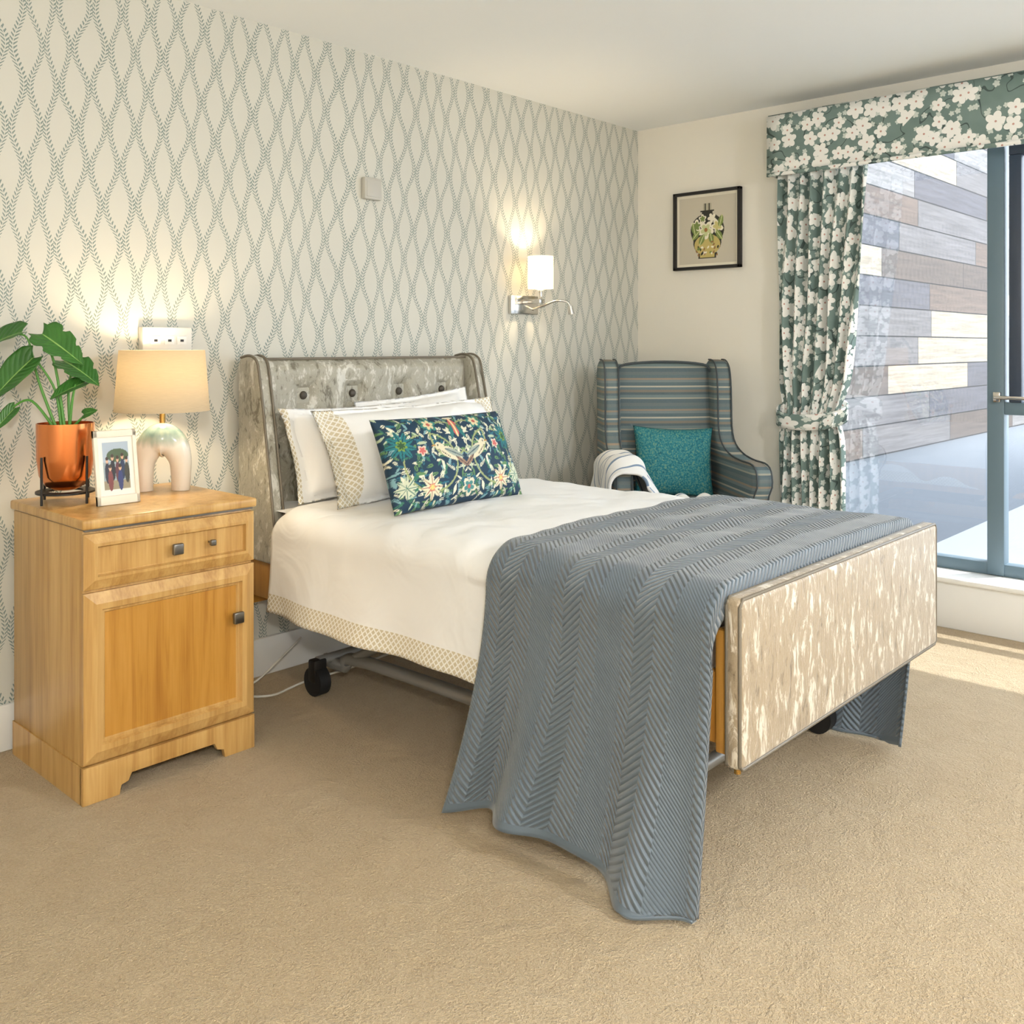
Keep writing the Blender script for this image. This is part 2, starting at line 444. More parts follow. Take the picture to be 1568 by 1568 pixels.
P.ell(0,-.38,.385,.27,0,yel); P.rect(-.22,.22,-.70,-.52,yel)
P.rect(-.16,.16,.3,.5,bk); P.rect(-.2,.2,.46,.50,bk); P.rect(-.12,.12,.5,.68,(176,170,150)); P.rect(-.08,-.04,.5,.68,bk); P.rect(.04,.08,.5,.68,bk)
P.flower(-.04,-.0,.24,5,.3,cr,(200,206,150),(160,110,60)); P.flower(-.32,.12,.17,5,1,cr,gn); P.flower(.30,.08,.19,5,.5,cr,(206,196,130)); P.flower(.14,.29,.13,5,.5,cr); P.flower(-.14,.29,.12,5,.9,cr,gn)
for a,bb,rt in ((-.34,-.12,.8),(.35,-.14,2.2),(.12,-.22,1.8),(-.16,-.24,1.1),(.40,.2,1.3),(-.4,.05,1.8)): P.leaf(a,bb,.17,.075,rt,gn,(200,206,150))
for k in range(30): P.ell(-.32+.64*random.random(),-.64+.34*random.random(),.04,.024,random.random()*3,random.choice([cr,bk,(150,110,70),gn]))
apply_cols(o.data,P.C); o.data.materials.append(vcol_mat('picture_print'))

# ---------------------------------------------------------------- wall light
wlamp=empty('wall_reading_light')
lx=-.977
box('backplate',(lx-.10,-.02,1.385),(lx+.10,-.001,1.475),m_chrome,wlamp,bev=.004)
tube('arm',[(lx,-.02,1.45),(lx,-.09,1.45),(lx,-.12,1.46),(lx,-.12,1.50)],.007,m_chrome,wlamp,smooth_n=5)
box('plate_block',(lx-.02,-.13,1.435),(lx+.02,-.02,1.455),m_chrome,wlamp,bev=.003)
tube('flex_arm',[(lx+.06,-.02,1.41),(lx+.07,-.07,1.425),(lx+.10,-.13,1.45),(lx+.135,-.17,1.445),(lx+.15,-.18,1.42)],.006,m_chrome,wlamp,smooth_n=6)
tube('reading_head',[(lx+.15,-.18,1.425),(lx+.155,-.185,1.385)],[.012,.016],m_chrome,wlamp)
lathe('shade',[(.062,0),(.062,.155),(.060,.155),(.060,0)],(lx,-.12,1.505),m_shade2,wlamp,32)
lathe('bulb_holder',[(.0,-.005),(.014,-.005),(.014,.04),(0,.04)],(lx,-.12,1.5),m_plastic,wlamp,16)
def point(name,loc,pw,col,rad,parent=None):
    l=bpy.data.lights.new(name,'POINT'); l.energy=pw; l.color=col; l.shadow_soft_size=rad
    o=link(bpy.data.objects.new(name,l)); o.location=loc
    if parent: o.parent=parent
    return o
point('bulb',(lx,-.12,1.60),6.5,(1,.78,.50),.02,wlamp)

t=empty('wall_thermostat'); box('cover',(-1.967,-.028,1.835),(-1.877,-.001,1.925),m_thermo,t,bev=.006); box('face',(-1.958,-.03,1.845),(-1.886,-.027,1.915),m_thermo,t,bev=.002)
t=empty('wall_socket'); box('backbox',(-2.915,-.035,1.215),(-2.735,-.001,1.295),m_plastic,t,bev=.005)
for i,xx in enumerate((-2.87,-2.82,-2.775)):
    box('insert_%d'%i,(xx-.018,-.038,1.235),(xx+.018,-.034,1.265),m_trim,t,bev=.002); box('slot_%d'%i,(xx-.006,-.0395,1.245),(xx+.006,-.0375,1.253),m_black,t)

# ---------------------------------------------------------------- nightstand
ns=empty('bedside_cabinet')
nx0,nx1,nyb,nyf=-3.33,-2.808,-.05,-.53
box('carcass',(nx0+.004,nyf,.10),(nx1-.004,nyb,.735),m_oak,ns,bev=.002)
box('top',(nx0-.004,nyf-.022,.738),(nx1+.004,nyb+.01,.765),m_oak,ns,bev=.006,seg=3)
box('top_shadow_gap',(nx0+.006,nyf-.012,.732),(nx1-.006,nyb,.74),m_pewter,ns)
def panel(name,x0,x1,z0,z1,yb,steps,mats):
    V=[];F=[];MI=[]
    for ins,out in steps:
        V+= [(x0+ins,yb-out,z0+ins),(x1-ins,yb-out,z0+ins),(x1-ins,yb-out,z1-ins),(x0+ins,yb-out,z1-ins)]
    for i in range(len(steps)-1):
        for k in range(4): F.append((i*4+k,i*4+(k+1)%4,i*4+4+(k+1)%4,i*4+4+k)); MI.append(0)
    n=len(steps)-1; F.append((n*4,n*4+1,n*4+2,n*4+3)); MI.append(1)
    o=mesh(name,V,F,None,ns); 
    for mm in mats: o.data.materials.append(mm)
    for p,i in zip(o.data.polygons,MI): p.material_index=i
    fixn(o); return o
panel('drawer_front',nx0+.002,nx1-.002,.575,.725,nyf,[(0,0),(0,.012),(.026,.024),(.034,.024),(.037,.010),(.040,.008)],(m_oak,m_oak))
panel('door',nx0+.002,nx1-.002,.108,.566,nyf,[(0,0),(0,.012),(.030,.024),(.046,.024),(.050,.012),(.056,.012),(.059,.008)],(m_oak,m_oakd))
pf=[(nx0,0),(nx0,.10),(nx1,.10),(nx1,0),(nx1-.10,0),(nx1-.105,.025),(nx1-.125,.03),(nx1-.135,.05),(nx0+.135,.05),(nx0+.125,.03),(nx0+.105,.025),(nx0+.10,0)]
extrude('plinth_front',pf,1,nyf-.015,nyf+.005,m_oak,ns,bev=.002)
box('plinth_side_l',(nx0,nyf,0),(nx0+.018,nyb,.10),m_oak,ns); box('plinth_side_r',(nx1-.018,nyf,0),(nx1,nyb,.10),m_oak,ns)
def knob(x,z,s,y0=nyf-.006):
    box('knob_stem',(x-s*.3,y0-.022,z-s*.3),(x+s*.3,y0,z+s*.3),m_pewter,ns)
    box('knob',(x-s,y0-.032,z-s),(x+s,y0-.018,z+s),m_pewter,ns,bev=.004,seg=3)
knob(-3.068,.650,.016); knob(-2.958,.652,.009); knob(-2.877,.415,.017,nyf-.012)

# ---------------------------------------------------------------- table lamp
lamp=empty('table_lamp')
lc=Vector((-2.93,-.20,.766))
m_cer,nt,b=mat('glazed_ceramic',rough=.15)
tc,x,y,z=coord(nt); nn=noise_(nt,comb(nt,x*30,y*30,z*6),1,3)
setc(nt,b,ramp(nt,(z-.766)/.23+nn*.3-.15,[(.0,(214,200,182)),(.4,(226,218,204)),(.62,(232,228,218)),(.72,(170,184,172)),(.85,(112,142,142)),(1,(150,172,170))]))
b.inputs['Coat Weight'].default_value=.6
pp=[(-.056,0,0),(-.057,0,.05),(-.054,0,.10),(-.034,0,.145),(0,0,.162),(.034,0,.145),(.054,0,.10),(.057,0,.05),(.056,0,0)]
rot=Matrix.Rotation(math.radians(-35),3,'Z')
tube('ceramic_base',[lc+rot@Vector(p) for p in pp],[.029,.031,.036,.047,.056,.047,.036,.031,.029],m_cer,lamp,seg=28,smooth_n=6)
m_brass,_,_=mat('brass',(200,160,90),.25,1)
tube('lamp_neck',[lc+Vector((0,0,.205)),lc+Vector((0,0,.30))],.009,m_brass,lamp)
lathe('lampshade',[(.148,0),(.146,.003),(.131,.195),(.129,.195),(.144,.003),(.148,0)],(lc.x,lc.y,1.022),m_shade,lamp,48)
for k in range(3):
    a=2*pi*k/3; tube('shade_spider_%d'%k,[(lc.x,lc.y,1.066),(lc.x+.143*math.cos(a),lc.y+.143*math.sin(a),1.045)],.0015,m_brass,lamp,seg=6)
point('bulb',(lc.x,lc.y,1.13),6.5,(1,.79,.50),.03,lamp)

# ---------------------------------------------------------------- plant
plant=empty('potted_philodendron')
pc=Vector((-3.235,-.20,.766))
lathe('copper_pot',[(0,.035),(.03,.037),(.055,.05),(.072,.08),(.079,.13),(.080,.235),(.077,.235),(.076,.13),(.074,.20),(0,.20)],pc,m_copper,plant,40)
lathe('soil',[(0,.205),(.075,.205)],pc,m_soil,plant,30)
lathe('stand_lower_ring',[(.050,.028),(.082,.028),(.082,.034),(.050,.034),(.050,.028)],pc,m_black,plant,40)
for k in range(4):
    a=math.radians(20+90*k); q=pc+Vector((.085*math.cos(a),.085*math.sin(a),0))
    tube('stand_leg_%d'%k,[q,q+Vector((0,0,.14))],.004,m_black,plant,seg=8)
m_leaf,nt,b=mat('leaf_green',rough=.35)
tc,x,y,z=coord(nt); _,u,v,_=coord(nt,'UV')
cl=mix(nt,noise_(nt,tc,12,2),(30,82,30),(72,130,52)); cl=mix(nt,((u-.5).f('ABSOLUTE'))<.02,cl,(140,180,96)); setc(nt,b,cl)
side=((v*9+((u-.5).f('ABSOLUTE'))*4)*pi).f('SINE').f('ABSOLUTE'); bump(nt,b,side,.3,.004)
m_stem,_,_=mat('stem_green',(86,150,62),.4)
R=Vector((.677,-.736,0)); D=Vector((.736,.677,0)); Zv=Vector((0,0,1))
def loc(a,bb,h): return pc+R*a+D*bb+Zv*h
def leaf(i,base,tip,width,face,droop=.15,split=False):
    base=Vector(base);tip=Vector(tip);ax=tip-base;Ln=ax.length;ax.normalize()
    n=Vector(face); n=(n-ax*n.dot(ax)).normalized(); s=ax.cross(n)
    def f(u,v):
        t=v; w=width*(math.sin(pi*min(1,(t*.86+.14))**.75))**.8 if t<1 else 0
        w=max(w,0)
        if t<.12: w*= .75+.25*t/.12
        vv=(u-.5)*2
        if split and abs(vv)>.35: 
            w*=1-.28*max(0,math.sin(t*pi*7))**2*(abs(vv)-.35)/.65
        back=-.10*abs(vv)**1.5*(1-t)*Ln*(1 if t<.3 else max(0,1-(t-.3)*3))
        p=base+ax*(t*Ln+back*1.4)+s*(vv*w/2)
        p+=n*(-droop*Ln*t*t+ .18*w*abs(vv)-.0+.01*math.sin(t*20)*abs(vv)*w)
        return p
    grid('leaf_%d'%i,14,26,f,m_leaf,plant,solid=.0012)
stems=[((-.02,0,.20),(-.08,0,.36),(-.11,.0,.48),(-.14,0,.50)), ((.0,0,.20),(-.03,.0,.40),(-.06,-.02,.50)), ((-.01,0,.2),(-.03,0,.33),(-.075,-.02,.42)),
       ((.01,0,.2),(.02,0,.30),(.03,0,.35)), ((-.02,0,.2),(-.10,0,.30),(-.16,0,.28)), ((.01,.01,.2),(.0,.02,.33),(.01,.03,.41)), ((.01,0,.2),(.03,0,.23),(.06,0,.26))]
for i,s_ in enumerate(stems): tube('stem_%d'%i,[loc(*p) for p in s_],[.005,.004,.003] if len(s_)==3 else [.005,.004,.003,.003],m_stem,plant,seg=8,smooth_n=6)
leaf(0,loc(-.13,0,.505),loc(-.26,-.03,.46),.10,-D*.6+Zv,.15)
leaf(1,loc(-.06,-.02,.50),loc(.075,-.05,.42),.105,-D*.8+Zv*.9,.12,True)
leaf(2,loc(-.085,-.02,.43),loc(-.20,-.06,.31),.10,-D+Zv*.4-R*.2,.1)
leaf(3,loc(.05,.02,.355),loc(-.03,-.04,.315),.065,-D*.7+Zv,.1)
leaf(4,loc(-.15,0,.28),loc(-.20,-.03,.215),.045,-D+Zv*.4,.1)
leaf(5,loc(-.02,.03,.42),loc(.10,0,.365),.10,-D*.6+Zv,.2,True)
leaf(6,loc(.055,0,.26),loc(.10,-.02,.275),.03,-D+Zv*.4,.1)

# ---------------------------------------------------------------- photo frame
pfm=empty('photo_frame',(-3.145,-.355,.766),math.radians(0)); 
m_pframe,_,_=mat('photo_frame_cream',(236,228,210),.4)
tilt=.16
def T(x,y,z): return (x,y+z*tilt,z)
w_,h_=.064,.215
for n,a,bb in (('bar_l',(-w_,0),(-w_+.012,h_)),('bar_r',(w_-.012,0),(w_,h_)),('bar_b',(-w_,0),(w_,.026)),('bar_t',(-w_,h_-.02),(w_,h_))):
    extrude(n,[(a[0],a[1]),(bb[0],a[1]),(bb[0],bb[1]),(a[0],bb[1])],1,-.007,.007,m_pframe,pfm,bev=.002,warp=lambda c:(c.x,c.y+c.z*tilt,c.z))
extrude('strut',[(-.02,0),(.02,0),(.01,.16),(-.01,.16)],1,.006,.010,m_pframe,pfm,warp=lambda c:(c.x,c.y+.07-c.z*.25,c.z))
N=90
o=grid('photograph',N,N,lambda u,v:T(-w_+.010+(2*w_-.020)*u,-.002,.02+(h_-.036)*v),None,pfm,smooth=False)
U=np.array([i/N for j in range(N+1) for i in range(N+1)])*2-1; V=np.array([j/N for j in range(N+1) for i in range(N+1)])*2-1
P=Paint(U,V,(238,234,226)); P.rect(-.72,.72,-.75,.8,(150,165,170)); P.rect(-.72,.72,.15,.8,(170,185,200)); P.rect(-.72,.72,-.75,-.45,(150,140,116)); P.ell(.1,.35,.6,.22,0,(70,90,60))
for (a,bb,c_) in ((-.5,.0,(40,44,60)),(-.2,.08,(30,32,40)),(.08,.02,(90,50,60)),(.35,.1,(36,50,80)),(.58,-.02,(60,60,50)),(-.35,-.25,(120,60,60)),(.2,-.25,(50,60,110))):
    P.ell(a,bb-.2,.14,.34,0,c_); P.ell(a,bb+.2,.075,.09,0,(212,170,140)); P.ell(a,bb+.26,.08,.06,0,(60,44,34))
apply_cols(o.data,P.C); o.data.materials.append(vcol_mat('photo_print',.25))

# ---------------------------------------------------------------- bed
bed=empty('bed')
bx0,bx1=-2.555,-1.43
buttons=[(-2.32,1.045),(-2.09,1.045),(-1.85,1.045),(-1.61,1.045),(-2.44,.86),(-2.205,.86),(-1.97,.86),(-1.73,.86),(-1.5,.86)]
def hb(u,v):
    x=bx0+.045+(bx1-bx0-.09)*u; z=.47+.705*v
    e=min(1,min(u,1-u)/.03)*min(1,(1-v)/.05); 
    y=-.095-.035*math.sqrt(max(0,min(1,e)))
    for (px_,pz) in buttons:
        d=math.hypot(x-px_,z-pz); y+=.034*math.exp(-(d/.035)**2)+.014*math.exp(-(d/.09)**2)
        if abs(z-pz)<.11: y+=.010*math.exp(-(((x-px_)-(z-pz)*.9)/.012)**2)*(1-abs(z-pz)/.11)+.010*math.exp(-(((x-px_)+(z-pz)*.9)/.012)**2)*(1-abs(z-pz)/.11)
    return (x,y,z)
grid('headboard_padding',150,90,hb,m_velvet,bed)
box('headboard_panel',(bx0+.02,-.10,.47),(bx1-.02,-.03,1.185),m_velvet,bed,bev=.02,seg=4)
for i,(a,bb) in enumerate(buttons): sphere('tuft_button_%d'%i,(a,-.102,bb),.016,m_button,bed,(1,.7,1))
wing=[(-.03,.47),(-.03,1.165),(-.045,1.188),(-.09,1.196),(-.13,1.19),(-.158,1.165),(-.175,1.10),(-.20,.98),(-.265,.62),(-.275,.50),(-.265,.47)]
for n,xa,xb in (('wing_l',bx0,bx0+.05),('wing_r',bx1-.05,bx1)):
    sg=-1 if n=='wing_l' else 1
    wp=lambda c,sg=sg:(c.x+sg*.10*max(0,-c.y-.1)*.4,c.y,c.z)
    extrude(n,wing,0,xa,xb,m_velvet,bed,bev=.012,seg=3,warp=wp)
    for q,xx in (('a',xa+.004),('b',xb-.004)):
        tube(n+'_piping_'+q,[wp(Vector((xx,p[0]-(.003),p[1]))) for p in wing[2:]],.005,m_piping,bed,seg=8,smooth_n=3)
tube('headboard_top_piping',[(bx0+.05,-.115,1.183),(bx1-.05,-.115,1.183)],.005,m_piping,bed,seg=8)
FX0,FX1=-2.57,-1.345
box('head_end_board',(bx0+.02,-.085,.30),(bx1-.02,-.045,.48),m_oakd,bed,bev=.004)
box('side_rail_l',(-2.545,-2.03,.34),(-2.52,-.06,.50),m_oakd,bed,bev=.004)
box('side_rail_r',(-1.43,-2.03,.34),(-1.405,-.06,.50),m_oakd,bed,bev=.004)
box('foot_post_l',(-2.555,-2.028,.325),(-2.50,-2.0,.60),m_oakd,bed,bev=.004)
box('foot_post_r',(-1.43,-2.028,.325),(-1.37,-2.0,.60),m_oakd,bed,bev=.004)
m_matt,_,_=mat('mattress_cover',(220,220,225),.8)
box('mattress',(-2.53,-1.975,.48),(-1.44,-.13,.645),m_matt,bed,bev=.04,seg=4)
box('footboard_padding',(FX0,-2.072,.303),(FX1,-2.030,.680),m_velvet2,bed,bev=.016,seg=5)
for q,yy in (('a',-2.036),('b',-2.068)):
    tube('footboard_piping_'+q,[(FX0+.003,yy,.315),(FX0+.003,yy,.661),(FX0+.014,yy,.677),(FX1-.014,yy,.677),(FX1-.003,yy,.661),(FX1-.003,yy,.315),(FX1-.014,yy,.305),(FX0+.014,yy,.305),(FX0+.003,yy,.315)],.0042,m_piping,bed,seg=8)
for i in range(2):
    tube('foot_bolt_%d'%i,[(-2.545+i*1.17,-2.05,.306),(-2.545+i*1.17,-2.05,.290)],.008,m_brass,bed,seg=10)
for i,xx in enumerate((-2.35,-1.60)):
    tube('deck_rail_%d'%i,[(xx,-.1,.42),(xx,-1.98,.42)],.02,m_steel,bed,seg=8)
    tube('base_rail_%d'%i,[(xx,-.28,.10),(xx,-.40,.10),(xx,-.52,.14),(xx,-1.62,.14),(xx,-1.74,.10),(xx,-1.82,.10)],.022,m_steel,bed,seg=10,smooth_n=4)
    tube('lift_arm_a_%d'%i,[(xx,-.45,.14),(xx,-.95,.40)],.016,m_steel,bed,seg=8)
    tube('lift_arm_b_%d'%i,[(xx,-1.65,.14),(xx,-1.15,.40)],.016,m_steel,bed,seg=8)
for j,yy in enumerate((-.33,-1.77)):
    tube('cross_bar_%d'%j,[(-2.42,yy,.12),(-1.53,yy,.12)],.018,m_steel,bed,seg=8)
    for i,xx in enumerate((-2.42,-1.53)):
        tube('castor_wheel_%d%d'%(j,i),[(xx-.022,yy,.052),(xx+.022,yy,.052)],.05,m_rubber,bed,seg=24)
        box('castor_fork_%d%d'%(j,i),(xx-.028,yy-.02,.05),(xx+.028,yy+.02,.13),m_black,bed,bev=.008)
box('motor_box',(-2.08,-1.15,.22),(-1.88,-.75,.34),m_black,bed,bev=.01)
tube('power_cable',[(-2.30,-.06,.12),(-2.5,-.1,.03),(-2.62,-.14,.012),(-2.55,-.24,.012),(-2.40,-.22,.015),(-2.2,-.3,.05),(-2.0,-.6,.20)],.004,m_plastic,bed,seg=6,smooth_n=6)

# ---- draped bedding
CX=-1.985
def drape(s,hw,r,zt):
    a=abs(s); fl=hw-r; q=r*pi/2
    if a<fl: x=a;z=zt
    elif a<fl+q: th=(a-fl)/r; x=fl+r*math.sin(th); z=zt-r*(1-math.cos(th))
    else: x=hw; z=zt-r-(a-fl-q)
    return (x if s>=0 else -x),z
def nz(x,y,s,seed=0): return noise.noise(Vector((x*s+seed,y*s,seed*1.7)))
def sstep(a,b,x): t=max(0,min(1,(x-a)/(b-a))); return t*t*(3-2*t)
Ls=.60-.08+.08*pi/2+.27; Rs=.565-.08+.08*pi/2+.22
def duv(u,v):
    yv=-.30-(1.695)*v
    s=-Ls+(Ls+Rs)*u
    sg=-1 if s<0 else 1
    x,z=drape(s,.60 if s<0 else .565,.08,.676)
    drop=max(0,.676-.08-z)
    fo=max(0,(v-.93)/.07) if s<0 else 0
    cov=sstep(.52,.62,v)
    if drop>0:
        k=drop/.27
        x+=sg*(k*k*.035+k*k*(.020*math.sin(yv*8+1)+.010*math.sin(yv*21))*(1-cov)*.8)
        x-=sg*.014*cov
        z-=drop*fo*.75
    edge=1-sstep(0,.10,drop)
    z+=edge*(.014*nz(x,yv,4,1)+.007*nz(x,yv,10,4)+.003*nz(x*.6,yv,24,8))*(1-.7*cov)
    if drop==0: z+=.016*(1-min(1,(s/.55)**2))
    if v<.03: z-= (.03-v)*.8*edge
    if v>.97: z-=(v-.97)*1.0*edge
    return (CX+x,yv,z-.006*cov)
grid('duvet',160,140,duv,m_duvet,bed,uvf=lambda u,v:(v*1.695,min(u,1-u)*(Ls+Rs)),solid=.010)
grid('fitted_sheet',40,12,lambda u,v:(CX-.56+1.11*u,-.13-.22*v,.657+.004*math.sin(u*20)),m_white,bed)
def thr(u,v):
    v0=v; tail=max(0,(v-.95)/.05); v=min(1,v/.95)
    yv=-1.355-.668*v
    SL=.63-.10+.10*pi/2+.585; SR=SL-.02
    s=-SL+(SL+SR)*u
    x,z=drape(s,.635 if s<0 else .60,.10,.700)
    drop=max(0,.600-z); 
    t=drop/.57
    if s<0:
        f1=math.sin((yv+1.35)*2*pi/.30+.6); f2=math.sin((yv)*2*pi/.17+2+t)
        x-= .10*t**1.5+t*t*(.032*f1+.013*f2)
        yv+= .02*t*t*math.sin(v*5)*(1-v)+ .045*t*t*(1-v)
        z+= (.055*math.sin(v*pi*1.15+.1)-.02*v)*t*t
    else:
        f1=math.sin((yv+1.35)*2*pi/.26)
        x-= .12*t**1.4*(.4+.6*v)+t*t*.03*f1*(1-.5*v)
        z+=.03*t*math.sin(v*7)
    edge=1-sstep(0,.08,drop)
    z+=edge*(.010*nz(x,yv,6,7)+.004*nz(x,yv,15,3))*(1-v**4*.7)
    if drop==0: z+=.014*(1-min(1,(s/.58)**2))
    z-=tail*.06*edge
    if tail>0: yv-=.002*tail; x*=(1-.02*tail*(1-edge))
    return (CX+x,yv,max(z,.015))
grid('quilted_throw',240,120,thr,m_quilt,bed,uvf=lambda u,v:(v*.70,u*2.4),solid=.008)

def pillow(name,parent,c,w,h,th,mt,lean=0,rz=0,rx_roll=0,nu=60,nv=44,flange=0.0,seed=0,cols=None,pinch=.06,wr=.010):
    V=[];UV=[];F=[]
    idx={}
    def put(i,j,side):
        u=i/nu*2-1; v=j/nv*2-1
        on=(i in(0,nu) or j in (0,nv))
        key=(i,j,0 if on else side)
        if key in idx: return idx[key]
        uw=abs(u)*w/2; vh=abs(v)*h/2
        iw=w/2-flange; ih=h/2-flange*.4
        a=max(0,1-(uw/iw)**2.4) if uw<iw else 0; b_=max(0,1-(vh/ih)**2.4) if vh<ih else 0
        t=th/2*(a*b_)**.5
        x=u*w/2*(1-pinch*(1-v*v)*abs(u)**2)
        z=v*h/2*(1-pinch*(1-u*u)*abs(v)**2)
        y=-side*t+ wr*(nz(x,z,7,seed)+.5*nz(x,z,16,seed+3))*(1 if not on else .4)
        idx[key]=len(V); V.append(Vector((x,y,z+h/2))); UV.append((u*w/2,v*h/2)); return idx[key]
    for side in (1,-1):
        for j in range(nv):
            for i in range(nu):
                q=[put(i,j,side),put(i+1,j,side),put(i+1,j+1,side),put(i,j+1,side)]
                F.append(q if side==1 else q[::-1])
    Rm=Matrix.Rotation(rz,3,'Z')@Matrix.Rotation(-lean,3,'X')@Matrix.Rotation(rx_roll,3,'Y')
    Vw=[Vector(c)+Rm@v for v in V]
    o=mesh(name,Vw,F,mt,parent,True,UV)
    if cols: apply_cols(o.data,cols(np.array([q[0] for q in UV])/(w/2),np.array([q[1] for q in UV])/(h/2)))
    return o
pb=empty('bed_pillows')
pillow('pillow_back',pb,(-2.14,-.33,.685),.76,.345,.19,m_pillow,math.radians(20),math.radians(4),0,flange=.06,seed=2,wr=.020)
pillow('pillow_back_right',pb,(-1.80,-.26,.69),.62,.36,.15,m_pillow,math.radians(16),0,math.radians(-4),flange=.05,seed=9,wr=.018)
pillow('pillow_front',pb,(-2.03,-.52,.69),.90,.355,.26,m_pillow,math.radians(24),math.radians(0),math.radians(-1),flange=.055,seed=5,wr=.020)
def morris(U,V):
    rnd=random.Random(11)
    P=Paint(np.abs(U)*1.75,V,(16,50,74))
    pal=[(220,218,194),(176,190,160),(50,108,88),(34,100,120),(92,130,84),(214,210,186),(120,160,166)]
    for k in range(300):
        c=rnd.choice(pal); P.leaf(rnd.uniform(0,1.75),rnd.uniform(-1,1),rnd.uniform(.05,.13),rnd.uniform(.016,.038),rnd.uniform(0,6.28),c,(18,46,66) if rnd.random()<.5 else None)
    t=np.hypot(P.U-.85,P.V+.1); P.put((np.abs(t-.62)<.02)&(P.V<.5),(150,160,110))
    t=np.hypot(P.U-.3,P.V-.35); P.put((np.abs(t-.42)<.02),(150,160,110))
    for a in range(9): P.leaf(1.42+.17*math.cos(a*.7),.32+.17*math.sin(a*.7),.17,.055,a*.7,(28,112,120),(14,50,60))
    P.flower(1.42,.32,.13,7,0,(120,150,60),(40,80,50))
    for a in range(8): P.leaf(.95+.14*math.cos(a*.79),-.62+.14*math.sin(a*.79),.13,.05,a*.79,(216,210,180),(150,90,80))
    P.flower(.95,-.62,.09,6,0,(200,110,96),(226,200,120))
    for a in range(8): P.leaf(1.5+.12*math.cos(a*.79),-.55+.12*math.sin(a*.79),.12,.045,a*.79,(200,206,180),(60,110,100))
    P.flower(.0,-.72,.2,5,.3,(216,208,184),(70,130,130),(190,100,90)); P.flower(.62,.72,.2,6,.2,(60,130,120),(214,200,160),(180,90,80))
    P.leaf(0,.62,.26,.10,pi/2,(190,96,90),(226,200,150)); P.leaf(.12,.5,.2,.05,1.9,(40,110,110))
    P.flower(1.0,.15,.12,5,.2,(220,200,180),(196,100,96))
    P.ell(.36,.02,.27,.12,.5,(212,204,176)); P.ell(.60,.2,.09,.08,0,(212,204,176)); P.leaf(.72,.22,.06,.02,0,(180,130,60)); P.ell(.62,.22,.018,.022,0,(20,20,30))
    P.leaf(.26,.02,.26,.07,.45,(150,160,150),(60,84,96)); P.leaf(.10,-.18,.2,.05,.7,(150,120,100),(60,50,60)); 
    for k in range(8): P.ell(.40+.045*k*.7,-.05+.025*k,.012,.014,0,(70,50,44))
    return P.C
pillow('patterned_cushion',None,(-2.18,-.815,.697),.60,.32,.15,vcol_mat('botanical_print_cotton',.75,.2),math.radians(23),math.radians(0),0,nu=230,nv=130,seed=3,cols=morris,pinch=.05,wr=.004)

# ---------------------------------------------------------------- armchair
ch=empty('wing_armchair',(-.375,-.415,0),math.radians(-43))
def stripes(name,axis):
    m,nt,b=mat(name,rough=.85); tc,x,y,z=coord(nt)
    s=[x,y,z][axis]
    base=ramp(nt,(s/.155).f('FRACT'),[(0,(92,104,108)),(.10,(66,90,100)),(.22,(156,154,140)),(.27,(98,118,122)),(.36,(62,86,96)),(.44,(120,110,98)),(.52,(84,108,116)),(.60,(180,174,158)),(.65,(70,94,104)),(.76,(108,122,124)),(.84,(142,124,106)),(.90,(76,100,108))],'CONSTANT')
    n=noise_(nt,comb(nt,x*500,y*500,z*500),1,1); setc(nt,b,mix(nt,n*.35,base,(150,154,148)))
    bump(nt,b,n,.2,.002); return m
ms_z=stripes('striped_weave_vertical_face',2); ms_y=stripes('striped_weave_seat',1)
m_dwood,_,_=mat('dark_wood_leg',(54,36,24),.4)
m_chpipe,_,_=mat('chair_piping',(62,70,74),.7)
sidep=[(.05,.16),(.075,.6),(.10,1.10),(.085,1.14),(.04,1.162),(-.02,1.16),(-.07,1.14),(-.10,1.10),(-.115,1.02),(-.12,.92),(-.125,.84),(-.15,.775),(-.21,.735),(-.30,.71),(-.42,.70),(-.52,.70),(-.575,.685),(-.60,.65),(-.60,.60),(-.575,.56),(-.565,.50),(-.56,.16)]
for n,sg in (('side_l',-1),('side_r',1)):
    def wp(c,sg=sg):
        k=max(0,-c.y-.1)/.5; return (c.x+sg*.035*k*min(1,max(0,(c.z-.2)/.4)),c.y,c.z)
    extrude(n,sidep,0,sg*.235,sg*.325,ms_z,ch,bev=.028,seg=4,warp=wp)
    for q,xx in (('in',sg*.246),('out',sg*.314)):
        tube(n+'_piping_'+q,[wp(Vector((xx,p[0]-.002,p[1]))) for p in sidep[4:21]],.004,m_chpipe,ch,seg=6,smooth_n=2)
def backf(u,v):
    x=-.24+.48*u; z=.42+.72*v; return (x,-.055+.07*v*1.0+ -.03*math.sin(pi*u)**.6*1.0,z)
grid('inner_back',30,30,backf,ms_z,ch)
extrude('back_slab',[(-.24,.20),(-.24,1.09),(-.20,1.135),(-.1,1.15),(.1,1.15),(.20,1.135),(.24,1.09),(.24,.20)],1,-.03,.07,ms_z,ch,bev=.02,seg=3,warp=lambda c:(c.x,c.y+.04*(c.z-.2),c.z))
tube('back_top_piping',[(-.235,-.025,1.10),(-.2,-.025,1.138),(0,-.03,1.152),(.2,-.025,1.138),(.235,-.025,1.10)],.006,m_chpipe,ch,seg=8,smooth_n=4)
box('seat_cushion',(-.245,-.60,.37),(.245,-.03,.50),ms_y,ch,bev=.035,seg=5)
box('seat_rail',(-.25,-.575,.18),(.25,.0,.38),ms_z,ch,bev=.01)
for i,(a,bb) in enumerate(((-.27,-.52),(.27,-.52),(-.25,.02),(.25,.02))):
    tube('leg_%d'%i,[(a,bb,0),(a,bb,.19)],[.016,.026],m_dwood,ch,seg=12)
